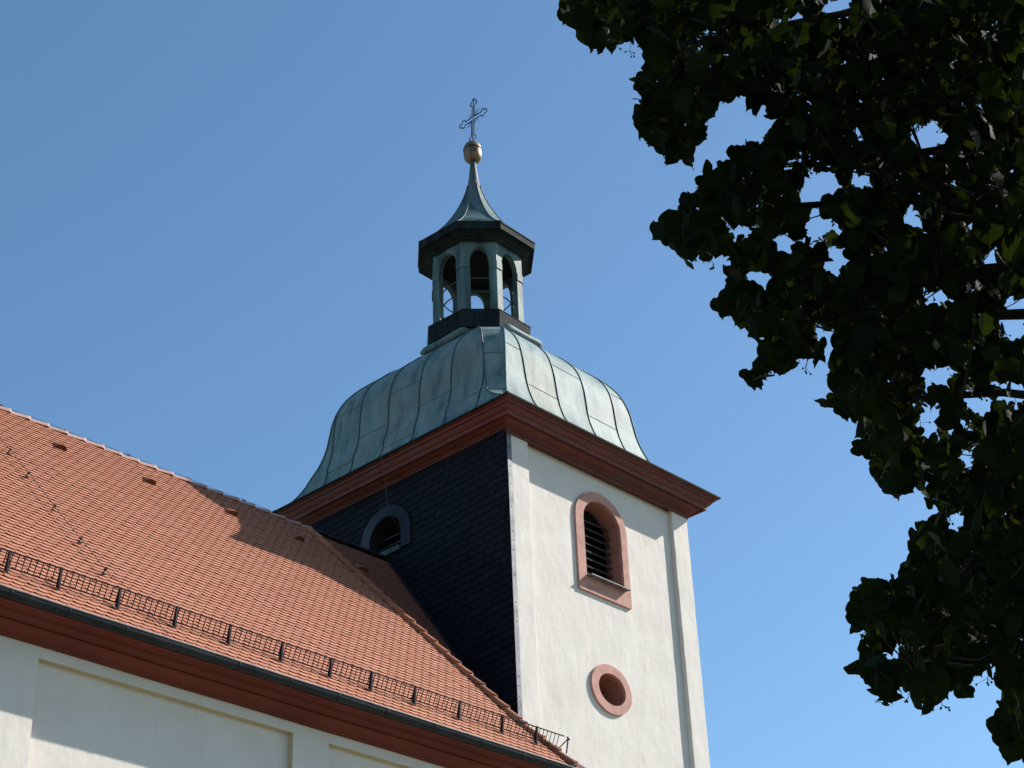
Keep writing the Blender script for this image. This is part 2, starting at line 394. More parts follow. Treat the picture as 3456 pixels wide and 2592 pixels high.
SEAMS = {'S': [-1.45, -.50, .45, 1.41, 2.2], 'W': [-2.24, -1.34, -.45, .45, 1.33, 2.13], 'N': [-2, -1.05, -.1, .85, 1.8], 'E': [-2, -1.05, -.1, .85, 1.8]}
def seam_lat(face, lat, z):
    return lat+(float(np.interp(z, FZ, FO)) if face in 'WE' else 0)+(-.0 if z < 21.1 else -(z-21.1)*.06)
dm = MB()
def dring(z):
    cx, cy, hx, hy, bx, by = dome_ring(z); out = []
    for f, ls in (('S', SEAMS['S']), ('E', SEAMS['E']), ('N', SEAMS['N'][::-1]), ('W', SEAMS['W'][::-1])):
        b_ = bx if f in 'SN' else by; sg = 1 if f in 'SE' else -1
        lats = [-sg*b_]
        full = [-sg*b_]+[max(-b_, min(b_, seam_lat(f, l, z))) for l in ls]+[sg*b_]
        for k in range(len(full)-1):
            for q in (0, .5): lats.append(full[k]+(full[k+1]-full[k])*q) if (k or q) else None
        lats.append(sg*b_)
        for l in lats:
            puff = 0
            out.append(drot(*{'S': (cx+l, cy-hy), 'E': (cx+hx, cy+l), 'N': (cx+l, cy+hy), 'W': (cx-hx, cy+l)}[f], z, cx, cy))
    return out
for i in range(len(zz_)-1):
    ra, rb = dring(zz_[i]), dring(zz_[i+1]); n = len(ra); zm = (zz_[i]+zz_[i+1])/2
    for j in range(n):
        a = ra[j]; pan_ = int(j//2); hsh = math.sin(pan_*12.9898+(3.1 if zm > (20.1, 20.95, 20.1, 21.05, 20.0, 20.6, 19.8)[pan_ % 7] else 0)*7.7)*43758.5
        dm.cur = hsh-math.floor(hsh)
        dm.poly([ra[j], ra[(j+1) % n], rb[(j+1) % n], rb[j]])
dome = dm.build('copper_dome', COP, tower, attr=True)
bm = bmesh.new(); bm.from_mesh(dome.data); bmesh.ops.remove_doubles(bm, verts=bm.verts, dist=.0005); bm.to_mesh(dome.data); bm.free()
# sheet edges: smooth along the profile, sharp across the ribs
dome.data.polygons.foreach_set('use_smooth', [True]*len(dome.data.polygons))
dome.data.set_sharp_from_angle(angle=math.radians(24))
def dome_pt(face, lat, z, out=.0):
    cx, cy, hx, hy, bx, by = dome_ring(z); lat = seam_lat(face, lat, z)
    if abs(lat) > (bx if face in 'SN' else by): return None
    q = {'S': (cx+lat, cy-hy-out), 'N': (cx+lat, cy+hy+out), 'W': (cx-hx-out, cy+lat), 'E': (cx+hx+out, cy+lat)}[face]
    return drot(*q, z, cx, cy)
zf = np.linspace(18.79, 22.14, 70)
seams = SEAMS
for face, ls in seams.items():
    for lat in ls:
        pts = [p for p in (dome_pt(face, lat+.008*math.sin(z*3+lat*5), z, .004) for z in zf) if p]
        if len(pts) > 3:
            q = MB(); q.tube(pts, .019, 5); q.build('standing_seam', SEAM, dome, smooth=True)
for i in range(8):          # the hip rolls beside each corner facet
    pts = [dome_oct(z, .004)[i] for z in zf]
    q = MB(); q.tube(pts, .020, 6); q.build('hip_seam', COP if i in (1, 2) else SEAM, dome, smooth=True)
cs = {'S': [(-1.45, -.50, 20.08), (-.50, .45, 21.0), (.45, 1.41, 20.1), (-2.0, -1.45, 20.9), (1.41, 1.95, 21.1)],
      'W': [(-.45, .45, 20.74), (.45, 1.33, 20.0), (-1.34, -.45, 20.05), (1.33, 2.13, 19.38), (-2.2, -1.34, 19.6), (1.33, 2.1, 20.9), (-.45, .45, 19.3)]}
for face, L in cs.items():
    for a, b_, z in L:
        pts = [p for p in (dome_pt(face, a+(b_-a)*t/6, z, .001) for t in range(7)) if p]
        if len(pts) > 1: q = MB(); q.tube(pts, .008, 4); q.build('cross_seam', SEAM, dome)
for z in (19.55, 20.6, 21.35, 21.9):
    o_ = dome_oct(z, .002); q = MB(); q.tube([o_[0], o_[1]], .008, 4); q.build('cross_seam', SEAM, dome)

# lantern
LX, LY, TH = 2.545, 3.064, .04
def octo(A, B, z, th=TH):
    c_, s2 = math.cos(th), math.sin(th)
    return [(LX+x*c_-y*s2, LY+x*s2+y*c_, z) for x, y in ((-A, B), (-A, -B), (-B, -A), (B, -A), (A, -B), (A, B), (B, A), (-B, A))]
col = MB()
col.loft([dome_oct(22.12), octo(1.10, .70, 22.24, 0), octo(1.04, .52, 22.34, 0), octo(.96, .46, 22.46, 0)], True)
cl = col.build('dome_collar', COP, tower)
for ax_, a0, b0, b1 in (('x', LX-1.13, LY-.70, LY+.66), ('y', LY-1.35, LX-.63, LX+.54), ('x', LX+1.17, LY-.66, LY+.68), ('y', LY+1.35, LX-.6, LX+.6)):
    q = MB(); pt_ = [(a0, b0+(b1-b0)*t, 22.335+.006*math.sin(t*9)) if ax_ == 'x' else (b0+(b1-b0)*t, a0, 22.335+.006*math.sin(t*9)) for t in np.linspace(0, 1, 12)]
    q.tube(pt_, [.05]+[.088]*10+[.05], 10); q.build('collar_roll', COP, cl, smooth=True)
lan = MB(); lan.loft([octo(.96, .46, 22.3), octo(.98, .47, 22.9), octo(.9, .4, 22.98)], True, False, True)
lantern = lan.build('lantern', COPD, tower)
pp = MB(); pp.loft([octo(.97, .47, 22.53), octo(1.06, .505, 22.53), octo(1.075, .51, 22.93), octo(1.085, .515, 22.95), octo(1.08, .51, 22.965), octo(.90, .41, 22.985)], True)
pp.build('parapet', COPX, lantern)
A_, B_ = .97, .43; Zb, Zs, Zc = 22.96, 24.33, 24.84
bot = [Vector(p) for p in octo(A_, B_, 0)]; inn = [Vector(p) for p in octo(A_-.14, B_-.058, 0)]
for i in range(8):
    p, a, b_ = bot[i], bot[i-1], bot[(i+1) % 8]; pi_ = inn[i]
    ea, eb = (a-p).normalized()*.175, (b_-p).normalized()*.175
    ia, ib = (inn[i-1]-pi_).normalized()*.10, (inn[(i+1) % 8]-pi_).normalized()*.10
    sec = [p+ea, p, p+eb, pi_+ib, pi_, pi_+ia]
    q = MB(); q.loft([[(v.x, v.y, Zb) for v in sec], [(v.x, v.y, Zs) for v in sec]], True, True, True)
    pil = recalc(q.build('pillar', COPD, lantern))
    cen_ = Vector((LX, LY, 0)); sc = [cen_+(v-cen_)*1.018 for v in sec[:3]]+sec[3:]
    q = MB(); q.loft([[(v.x, v.y, Zs-.20) for v in sc], [(v.x, v.y, Zs-.015) for v in sc]], True, True, True)
    recalc(q.build('capital', COPD, pil))
    # arch panel over the opening between corner i and i+1
    q0, q1 = bot[i], bot[(i+1) % 8]; u = (q1-q0); L = u.length; u.normalize(); nrm = Vector((u.y, -u.x, 0))
    if nrm.dot(q0-cen_) < 0: nrm = -nrm
    r_ = L/2-.175; n_ = 17
    lp = [(0, Zs), (L/2-r_, Zs)]+[(L/2-r_*math.cos(PI*k_/(n_-1)), Zs+.36*math.sin(PI*k_/(n_-1))) for k_ in range(n_)][1:-1]+[(L/2+r_, Zs), (L, Zs), (L, Zc), (0, Zc)]
    f_ = MB()
    flat = [Vector((x, z, 0)) for x, z in lp]; tr = tessellate_polygon([flat])
    for d_ in (0, -.13):
        f_.add([tuple(q0+u*min(max(x, -d_*.41), L+d_*.41)+nrm*d_)[:2]+(z,) for x, z in lp], [tuple(t) for t in tr])
    f_.loft([[tuple(q0+u*x+nrm*d_)[:2]+(z,) for x, z in lp[1:-3]] for d_ in (0, -.13)], False)
    recalc(f_.build('arch_panel', COPD, lantern))
cl_ = MB(); cl_.poly(list(reversed(octo(.95, .42, 24.80)))); cl_.build('lantern_ceiling', DARK, lantern)
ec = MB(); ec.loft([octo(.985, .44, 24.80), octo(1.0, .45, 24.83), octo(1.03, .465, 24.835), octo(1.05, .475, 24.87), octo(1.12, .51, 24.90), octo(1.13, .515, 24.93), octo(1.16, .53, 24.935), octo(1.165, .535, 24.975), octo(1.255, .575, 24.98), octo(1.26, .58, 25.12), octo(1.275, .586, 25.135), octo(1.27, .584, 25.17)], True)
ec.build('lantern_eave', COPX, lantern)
for zr_ in (23.98, 23.62):
    q = MB(); q.tube([(LX+.80*math.cos(t), LY+.80*math.sin(t), zr_) for t in np.linspace(0, 2*PI, 49)], .016, 6); q.build('railing_hoop', SEAM, lantern, smooth=True)
# spire
sprof = [(25.165, 1.27, .584), (25.24, 1.17, .53), (25.34, 1.05, .48), (25.48, .92, .42), (25.62, .80, .365), (25.78, .68, .31), (25.95, .575, .26), (26.12, .48, .215), (26.3, .395, .175), (26.48, .315, .14), (26.66, .25, .11), (26.84, .195, .085), (26.98, .16, .07), (27.06, .145, .062)]
sm = MB()
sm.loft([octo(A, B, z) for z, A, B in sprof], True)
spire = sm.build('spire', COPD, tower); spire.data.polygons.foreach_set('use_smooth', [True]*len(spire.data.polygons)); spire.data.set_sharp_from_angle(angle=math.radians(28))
for i in range(8):
    q = MB(); q.tube([octo(A+.004, B+.002, z)[i] for z, A, B in sprof], .013, 5); q.build('spire_hip', COP if i == 1 else SEAM, spire, smooth=True)
q = MB(); q.loft([octo(.965, .444, 25.434), octo(.973, .448, 25.431), octo(.965, .444, 25.424)], True); q.build('sheet_joint', SEAM, spire)
sc_ = MB(); sc_.lathe((LX, LY), [(.15, 27.02), (.152, 27.08), (.138, 27.12), (.115, 27.3), (.095, 27.48), (.075, 27.66), (.07, 27.8)], 20)
sc_.build('spire_tip', COPD, spire, smooth=True)
orb = MB(); orb.lathe((LX, LY), [(.02, 27.795), (.11, 27.805), (.165, 27.84), (.20, 27.89), (.214, 27.96), (.216, 28.06), (.214, 28.14), (.216, 28.16), (.205, 28.22), (.178, 28.29), (.13, 28.335), (.06, 28.355), (.01, 28.36)], 32)
orb_o = orb.build('orb', GOLD, tower, smooth=True)
bd = MB(); bd.lathe((LX, LY), [(.214, 28.125), (.226, 28.13), (.226, 28.15), (.214, 28.155)], 32, False); bd.build('orb_band', IRON, orb_o, smooth=True)
# cross in the plane x = LX, arms along y, leaning a touch
def cp(a, b_): return (LX, LY-.005+a-(b_-28.36)*-.0+(-.07*(b_-28.36)), b_)
cr = MB(); wd = .045
def endlobes(L):       # outline of an arm end: two side lobes and a tip lobe, in (along, across)
    o_ = [(L-.20, wd)]
    o_ += [(L-.135+.045*math.cos(t), .072+.042*math.sin(t)) for t in np.linspace(math.radians(200), math.radians(-30), 9)]
    o_ += [(L-.052+.055*math.cos(t), .052*math.sin(t)*1.05) for t in np.linspace(math.radians(95), 0, 7)]
    return o_+[(x, -y) for x, y in reversed(o_[:-1])]
C0 = 29.07
arms = [(0, 1, .60), (1, 0, .46), (0, -1, .70), (-1, 0, .46)]
out = []
for (ay, azv, L) in arms:
    # local axes: along (ay,azv), across to its left
    for t, s2 in [(wd, wd)]+endlobes(L)[0:]:
        a = ay*t+azv*s2*(1 if azv == 0 else 1)*0; 
        out.append((t*ay-s2*azv*-1*0, 0)) if False else None
loop = []
for (ay, azv, L) in ((0, 1, .58), (-1, 0, .455), (0, -1, .70), (1, 0, .455)):
    cross_ = (azv, -ay)   # right-hand side across vector in (y,z)
    e = endlobes(L)
    for t, s2 in e: loop.append((ay*t+cross_[0]*s2, azv*t+cross_[1]*s2))
    # inner corner to the next arm
    loop.append((ay*wd-cross_[0]*wd, azv*wd-cross_[1]*wd))
pts = [cp(a, C0+b_) for a, b_ in loop]; pts.append(pts[0])
cr.tube(pts, .0125, 5)
cr.tube([cp(0, 28.34), cp(0, C0+.56)], .012, 5)
cross = cr.build('cross', IRON, tower)
for sy in (-1, 1):
    for sz in (-1, 1):
        q = MB()
        for k_, an in enumerate((22, 38, 53, 68)):
            L = (.19, .25, .25, .19)[k_]; pt_ = []
            for j_ in range(6):
                t = .07+(L-.07)*j_/5; wv = .010*math.sin(j_*2.1)
                a = math.radians(an); pt_.append(cp(sy*(t*math.cos(a)-wv*math.sin(a)), C0+sz*(t*math.sin(a)+wv*math.cos(a))))
            q.tube(pt_, .006, 4)
        q.build('ray_bundle', IRON, cross)
# lightning wire from the eave over the slate wall
q = MB(); L = [(-.53, 2.87, 18.82), (-.53, 2.90, 18.74), (-.40, 2.99, 18.60), (-.25, 3.09, 18.46), (-.14, 3.2, 18.30), (-.11, 3.21, 18.04), (-.11, 3.14, 17.80), (-.05, 3.09, 17.61), (.1, 3.09, 17.5), (.15, 3.06, 17.38), (.2, 3.09, 17.2)]
q.tube(L, .0035, 4); q.build('lightning_wire', PALE, tower)

# ================================================================== NAVE
nave = empty('church_nave', (0, 0, 0), 'long church nave with orange plain-tile roof, snow guard, dark gutter and white panelled wall', 'church nave')
PH = math.radians(46.5); YR, ZR = 3.3245, 16.815; XL = -19.0
cph, sph = math.cos(PH), math.sin(PH)
YE = -2.36                                     # lower roof edge
def roof(x, d, nn=0):                          # d = distance down the slope from the ridge
    return (x, YR-d*cph-nn*sph, ZR-d*sph+nn*cph)
DE = (YR-YE)/cph
def hipx(y): return -2.15+.095*(YR-y) if y > -1.6 else -2.15+.095*(YR+1.6)+.43*(-1.6-y)
EXP = .124; TW = .176
def tile(mb, fn, x0, x1, d, tone, lift=0, sag=.036):
    """one plain tile with a segment-cut tail; fn(x, d, n) maps to the roof"""
    mb.cur = tone; wd_ = x1-x0; n_ = 6; j = jit(.004); rt = jit(.010)
    low = []
    for i in range(n_+1):
        t = i/n_; sg = 1-(2*t-1)**2
        low.append((x0+wd_*t, d+j-sag+sag*math.sqrt(sg)+rt*(t-.5)))
    nl = .036+lift+jit(.0022)
    top = [fn(x, dd, nl) for x, dd in low]+[fn(x1, d-EXP*1.35, nl-.0205), fn(x0, d-EXP*1.35, nl-.0205)]
    b0 = len(mb.v); mb.v += top; m0 = len(top)
    mb.f.append(tuple(range(b0, b0+m0))); mb.a.append(tone)
    und = [fn(x, dd, nl-.010) for x, dd in low]; b1 = len(mb.v); mb.v += und
    for i in range(n_): mb.f.append((b0+i, b1+i, b1+i+1, b0+i+1)); mb.a.append(tone)
    u2 = [fn(x0, d-EXP*1.2, nl-.027), fn(x1, d-EXP*1.2, nl-.027)]; b2 = len(mb.v); mb.v += u2
    mb.f.append((b1, b0, b0+m0-1, b2)); mb.a.append(tone)
    mb.f.append((b0+n_, b1+n_, b2+1, b0+m0-2)); mb.a.append(tone)
tm = MB(); rows = int(DE/EXP)
for r_ in range(rows+1):
    d = DE-r_*EXP+.065
    if d < .07: break
    x = -16.2-(TW/2 if r_ % 2 else 0); y = YR-d*cph
    if r_ == 0: pass
    while x < hipx(y)+.02:
        tile(tm, lambda a, b_, c_: roof(a, b_, c_), x+.0008, x+TW-.0012, d, min(1, max(0, random.gauss(.5, .17)+(.35 if random.random() < .02 else 0))))
        x += TW
# underlay and hidden slopes
ul = MB()
xe = hipx(YE)
ul.poly([roof(XL, 0, -.01), roof(XL, DE+.05, -.004), roof(xe, DE+.05, -.004), roof(hipx(-1.6), (YR+1.6)/cph, -.01), roof(hipx(YR), 0, -.01)])
rf = tm.build('nave_roof', TILE, nave, attr=True)
ul.poly([(XL, YR, ZR-.015), (-.01, YR, ZR-.015), (-.01, 9.0, ZR-5.68*1.054), (XL, 9.0, ZR-5.68*1.054)])
ul.poly([roof(XL, 0, .0), (XL, 9.0, ZR-5.68*1.054), roof(XL, DE-.02, 0)])
# steep end slope below the hip, facing the tower
ul.poly([(hipx(1.0), 1.0, roof(0, (YR-1.0)/cph)[2]-.03), (hipx(-1.6), -1.6, roof(0, (YR+1.6)/cph)[2]-.03), (xe, YE, roof(0, DE)[2]-.03), (-.02, YE, 10.7), (-.02, 1.0, 11.6)])
ul.build('roof_underlay', UNDER, rf)
# tiles left of what the lens sees, as a plain continuation with the same tiles
# saddle patch between hip and slate wall
def sad(u, d, nn=0):
    # u 0..1 from hip to wall ; d = metres down slope
    y = YR-d*.60; zh = ZR-(YR-y)*1.054; zw = ZR-.02-(YR-y)*1.41
    xh = hipx(y); x = xh+(-.0-xh)*u; z = (zh-.05)+(zw-(zh-.05))*u
    return (x, y-nn*.8, z+nn*.6)
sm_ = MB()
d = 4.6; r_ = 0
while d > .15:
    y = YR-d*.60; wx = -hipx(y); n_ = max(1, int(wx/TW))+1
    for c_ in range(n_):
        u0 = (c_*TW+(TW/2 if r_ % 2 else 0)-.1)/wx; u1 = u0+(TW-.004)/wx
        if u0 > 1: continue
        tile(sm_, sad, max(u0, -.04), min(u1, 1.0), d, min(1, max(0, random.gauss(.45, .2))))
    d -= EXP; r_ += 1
sd = sm_.build('saddle_roof', m_tile('shaded_tile', (.25, .095, .06), (.31, .125, .08)), nave, attr=True)  # tile colour darkened to deepen the shade beside the tower
ul = MB(); ul.loft([[sad(-.02, t, -.03), sad(1.0, t, -.03)] for t in np.linspace(0, 5.2, 20)], False); ul.build('roof_underlay', UNDER, sd)
fl = MB()
for t in np.linspace(.1, 4.4, 22): a, b_ = sad(.97, t, .055), sad(1.0, t, .09)
fl.loft([[sad(.955, t, .045), sad(.985, t, .07), sad(1.002, t, .16)] for t in np.linspace(.05, 4.6, 14)], False); fl.build('wall_flashing', GUT, sd)

# half-round ridge and hip caps
def caps(mb, mm, A, B, step, r0, nrm, studs=None, tone=(.5, .2), ht=.85):
    A, B = Vector(A), Vector(B); t = (B-A); L = t.length; t.normalize(); nrm = Vector(nrm); sd_ = t.cross(nrm).normalized(); nrm = sd_.cross(t)
    k_ = int(L/step)
    for i in range(k_+1):
        s0 = i*step; s1 = min(s0+step+.045, L+.03)
        if s1-s0 < .08: continue
        ra, rb = r0*.88, r0*1.08     # tail of each cap rides over the next
        mb.cur = min(1, max(0, random.gauss(*tone))); nn = 9; R_ = []
        jt = jit(.006)
        for s_, r_, h in ((s0, ra, .0), (s0+.03, ra, 0), (s1-.05, rb, .012), (s1, rb*1.05, .014)):
            R_.append([A+t*s_+sd_*(r_*math.cos(PI*q/(nn-1))+jt)+nrm*(r_*ht*math.sin(PI*q/(nn-1))+h-.01) for q in range(nn)])
        c1 = A+t*s1; R_.append([c1+sd_*(rb*.8*math.cos(PI*q/(nn-1))+jt)+nrm*(rb*.65*math.sin(PI*q/(nn-1))+.004) for q in range(nn)])
        mb.loft(R_, False)
        if mm is not None:           # mortar bed showing at the joint
            R2 = [[A+t*s_+sd_*(r_*math.cos(PI*q/(nn-1)))+nrm*(r_*.8*math.sin(PI*q/(nn-1))-.012) for q in range(nn)] for s_, r_ in ((s1-.02, rb*1.0), (s1+.02, ra*1.02))]
            mm.slot(1); mm.loft(R2, False); mm.slot(0)
        if studs is not None:
            studs.slot(2)
            p = A+t*(s1-.005)+nrm*(rb*.9); studs.tube([p, p+nrm*.022], .009, 5); studs.tube([p+nrm*.02-t*.010, p+nrm*.02+t*.014], .010, 5); studs.slot(0)
rm = MB(); mm = MB()
caps(rm, rm, (XL, YR+.01, ZR-.055), (hipx(YR)+.1, YR+.01, ZR-.055), .37, .125, (0, 0, 1), ht=.8)
rc = rm.build('ridge_caps', m_tile('ridge_tile', (.34, .18, .14), (.44, .27, .22)), nave, attr=True, smooth=True); rc.data.materials.append(MORT)
rm = MB(); caps(rm, None, (hipx(YR)+.1, YR, ZR-.02), (-.02, YR, ZR-.02), .37, .08, (0, 0, 1)); rm.build('ridge_flashing', GUT, nave, attr=True, smooth=True)
hm = MB(); mm = MB(); st_ = MB()
hn = (.25, -.66, .70)
def hp(y, up=.02): p = roof(hipx(y), (YR-y)/cph, up); return p
caps(hm, hm, hp(YR-.12), hp(-1.6), .36, .086, hn, hm, (.5, .3), 1.05)
caps(hm, hm, hp(-1.62), hp(YE+.02), .36, .086, hn, hm, (.3, .2), 1.05)
hc = hm.build('hip_caps', TILEH, nave, attr=True, smooth=True)
hc.data.materials.append(m_plain('hip_mortar', (.22, .17, .13), .95)); hc.data.materials.append(m_plain('clip_metal', (.16, .05, .045), .6))

# ridge lightning wire with its holders
q = MB(); q.tube([(x, YR, ZR+.085+.010*math.sin((x+.4)*PI/1.5)**2*-1) for x in np.linspace(XL, -1.95, 60)], .0045, 4); wr = q.build('ridge_wire', IRON, nave)
for i in range(11):
    x = -15.2+i*1.29
    q = MB(); q.box(x-.05, x+.05, YR-.012, YR+.012, ZR+.04, ZR+.06)
    for dx in (-.035, 0, .035): q.tube([(x+dx*.6, YR, ZR+.05), (x+dx, YR, ZR+.105)], .006, 4)
    q.tube([(x-.03, YR-.10, ZR+.02), (x, YR, ZR+.06), (x+.03, YR+.10, ZR+.02)], .006, 4)
    q.build('wire_holder', IRON, wr)
# roof conductor
xc = -9.56
q = MB(); ptsw = [(xc, YR, ZR+.11)]+[roof(xc+.01*math.sin(dd*2.2), dd, .115) for dd in np.linspace(.15, 6.9, 16)]+[roof(xc+.02, 7.1, .16), roof(xc+.28, 7.35, .10), roof(xc+.33, 7.55, .06), roof(xc+.36, DE, .05)]
q.tube(ptsw, .005, 4); cw = q.build('roof_conductor', WIRE, nave)
for y_ in (2.35, 1.68-.15, .93, .13, -.62, -1.28):
    dd = (YR-y_)/cph; q = MB(); q.box(0, 0, 0, 0, 0, 0); q = MB()
    q.tube([roof(xc, dd-.0, .03), roof(xc, dd, .125)], .010, 5); q.tube([roof(xc-.03, dd+.02, .045), roof(xc+.05, dd-.02, .045)], .012, 5); q.tube([roof(xc-.012, dd, .12), roof(xc+.02, dd, .12)], .016, 5)
    q.build('wire_clip', IRON, cw)
# vent tiles
def vent(x, d, fn, par):
    q = MB(); R_ = []
    for k_, (dd, h, wv) in enumerate(((-.20, .012, .05), (-.10, .055, .085), (0, .085, .105), (.055, .088, .110))):
        R_.append([fn(x+wv*math.cos(PI*t/8), d+dd, .03+h*math.sin(PI*t/8)) for t in range(9)])
    q.loft(R_, False); q.cur = .9
    v = q.build('vent_tile', TILEH, par, smooth=True, attr=True)
    q = MB(); q.poly([fn(x+.100*math.cos(PI*t/8), d+.035, .03+.080*math.sin(PI*t/8)) for t in range(9)]); q.build('vent_opening', m_plain('vent_clay', (.13, .04, .02), .9), v)
for x in (-9.72, -8.04, -6.25, -4.49, -2.95): vent(x, (YR-2.55)/cph, roof, nave)
vent(.34, 1.25, lambda a, b_, c_: sad(.34+(a-.34)*.55, b_, c_), nave)
# snow guard: brackets, rails and bars, leaning outwards
SG = (YR+2.02)/cph; al = math.radians(23)
def sgp(x, t, off=0): p = roof(x, SG, .05); return (x, p[1]-t*math.sin(al)-off, p[2]+t*math.cos(al)-off*.3)
sg = MB(); xs0, xs1 = -16.0, -1.30
for t in (.035, .225): sg.tube([sgp(xs0, t), sgp(xs1+(.03 if t > .1 else -.06), t)], .0105, 5)
x = xs0
while x < xs1-.02: sg.tube([sgp(x, .035), sgp(x, .225)], .008, 4, up=(1, 0, 0)); x += .088
guard = sg.build('snow_guard', IRON, nave)
BRX = [-15.6, -14.6, -13.6, -12.6]
BRPX = [(27, 1945), (200, 2000), (402, 2066), (595, 2128), (774, 2183), (948, 2237), (1104, 2280), (1246, 2330), (1396, 2380), (1545, 2427), (1688, 2472), (1806, 2512)]
P0 = np.array(roof(0, SG, .03)); n0 = np.array([0, -sph, cph])
for u in BRPX:
    r_ = pray(*u); t = (n0@(P0-CAM))/(n0@r_); BRX.append(round(float((CAM+t*r_)[0]), 2))
for x in BRX:
    q = MB(); a = .015
    for sx_ in (-a, a-.008):
        p0, p1, p2 = roof(x+sx_, SG+.10, .045), sgp(x+sx_, .243), roof(x+sx_, SG-.20, .045)
        q.add([p0, p1, (p1[0], p1[1]+.03, p1[2]), roof(x+sx_, SG+.02, .045)]+[(p[0]+.008, p[1], p[2]) for p in (p0, p1, (p1[0], p1[1]+.03, p1[2]), roof(x+sx_, SG+.02, .045))],
              [(0, 1, 2, 3), (7, 6, 5, 4), (0, 4, 5, 1), (1, 5, 6, 2), (2, 6, 7, 3)])
    q.add([roof(x-a, SG+.10, .045), roof(x+a, SG+.10, .045), sgp(x+a, .243), sgp(x-a, .243)], [(0, 1, 2, 3)])
    q.build('guard_bracket', IRON, guard)
q = MB(); hb = -.27
hp2 = (hipx(-2.25)+.1, -2.2, 11.12)
q.tube([hp2, (hp2[0]+.03, hp2[1]-.03, hp2[2]+.26)], .012, 5); q.tube([(hp2[0]-.18, hp2[1]+.02, hp2[2]+.03), (hp2[0]+.03, hp2[1]-.03, hp2[2]+.24)], .011, 5); q.tube([(hp2[0]+.0, hp2[1]-.03, hp2[2]+.26), (hp2[0]+.06, hp2[1]-.03, hp2[2]+.225)], .013, 5)
q.build('hip_hook', IRON, nave)
# gutter
GX1 = xe+.1; gy, gz, gr = -2.425, 10.765, .075
g = MB(); nn = 11
def gsec(x, r_, dz=0): return [(x, gy+r_*math.cos(PI+PI*k_/(nn-1)), gz+dz+r_*1.25*math.sin(PI+PI*k_/(nn-1))) for k_ in range(nn)]
g.loft([gsec(x, gr+jit(.0012), jit(.003)) for x in np.linspace(XL, GX1, 44)], False)
g.loft([[(x, p[1], p[2]) for p in [(0, gy+.06+(.01)*0, gz-.01)]+[(0, gy+(gr-.006)*math.cos(PI+PI*k_/(nn-1)), gz+.0+(gr-.006)*1.25*math.sin(PI+PI*k_/(nn-1))) for k_ in range(nn)]] for x in (XL, GX1)], False)
gut = g.build('gutter', GUT, nave, smooth=True)
q = MB(); q.tube([(x, gy-gr, gz+.004+.003*math.sin(x*1.9)) for x in np.linspace(XL, GX1, 60)], .0115, 6); q.build('gutter_bead', ZINC, gut, smooth=True)
x = -11.6
while x < GX1:
    q = MB(); q.loft([[(xx, gy+(gr+.005)*math.cos(PI+PI*k_/(nn-1)), gz+(gr+.005)*1.25*math.sin(PI+PI*k_/(nn-1))) for k_ in range(nn)] for xx in (x, x+.028)], False)
    q.build('gutter_strap', GUT, gut); x += random.uniform(.82, .98)
# eave cornice
ncp = [(-2.345, 10.835), (-2.345, 10.695), (-2.29, 10.69), (-2.268, 10.672), (-2.25, 10.665), (-2.248, 10.682), (-2.222, 10.684), (-2.20, 10.668), (-2.188, 10.63), (-2.17, 10.604), (-2.155, 10.600), (-2.15, 10.578), (-2.135, 10.578), (-2.13, 10.604), (-2.095, 10.604), (-2.09, 10.566), (-1.965, 10.497), (-1.96, 10.482), (-1.93, 10.480), (-1.925, 10.462), (-1.90, 10.46), (-1.84, 10.46)]
NX1 = -1.05
q = MB()
q.loft([[(x, y, z+.003*math.sin(x*2.3)) for y, z in ncp] for x in np.linspace(XL, xe, 40)], False)
ncn = q.build('eave_cornice', RED2, nave)
q = MB(); q.loft([[(xe-.001, y, z) for y, z in ncp], [(xe-.001, 3, z) for y, z in ncp]], False)
for u in ((-12.5, 0), (516, 2244.5), (871.6, 2351), (1195.7, 2447), (1490, 2538.7)):
    if u[1] == 0: continue
    Pn = np.array([0, -2.04, 10.545]); nv = np.array([0, -.535, -.845]); nv /= np.linalg.norm(nv); r_ = pray(*u); t = (nv@(Pn-CAM))/(nv@r_); P = CAM+t*r_
    h = MB(); ax = Vector((1, 0, 0)); ay = Vector((0, nv[2], -nv[1])).normalized(); P = Vector(P)+Vector(nv)*.004
    h.poly([P+ax*.030*math.cos(k_*PI/8)+ay*.026*math.sin(k_*PI/8) for k_ in range(16)]); h.build('vent_hole', DARK, ncn)
# nave wall with shallow recessed fields
YW = -1.85; YP = YW+.10
pan = []     # recessed fields (x0,x1,z top)
def onwall(u, y):
    r_ = pray(*u); t = (y-CAM[1])/r_[1]; return CAM+t*r_
a1 = onwall((131, 2221), YW); a2 = onwall((990, 2465), YW); b1 = onwall((1110, 2504), YW)
pan = [(a1[0], a2[0], a1[2]), (b1[0], NX1-.35, a1[2]), (a1[0]-.60-(a2[0]-a1[0]), a1[0]-.60, a1[2]), (a1[0]-1.9-2*(a2[0]-a1[0]), a1[0]-1.5-(a2[0]-a1[0]), a1[2])]
pan = [p for p in pan if p[1]-p[0] > .5][:3]
wl = MB(); outer = [(XL, 0), (NX1, 0), (NX1, 10.7), (XL, 10.7)]
holes = [[(a, 2.0), (b_, 2.0), (b_, zt), (a, zt)] for a, b_, zt in pan]
holed(wl, outer, holes, lambda x, z: (x, YW, z))
wl.poly([(NX1, YW, 0), (NX1, 2.5, 0), (NX1, 2.5, 11.5), (NX1, YW, 10.7)])
wl.poly([(XL, YW, 0), (XL, 8.5, 0), (XL, 8.5, 10.9), (XL, YW, 10.7)]); wl.poly([(XL, 8.5, 0), (-.05, 8.5, 0), (-.05, 8.5, 10.9), (XL, 8.5, 10.9)])
nw = wl.build('nave_wall', PL, nave)
BOUNCE = m_plain('bounce_lit_reveal', (.56, .46, .30), .9, 0, .12, 5)  # yellow bounce light put into the base colour of the reveals
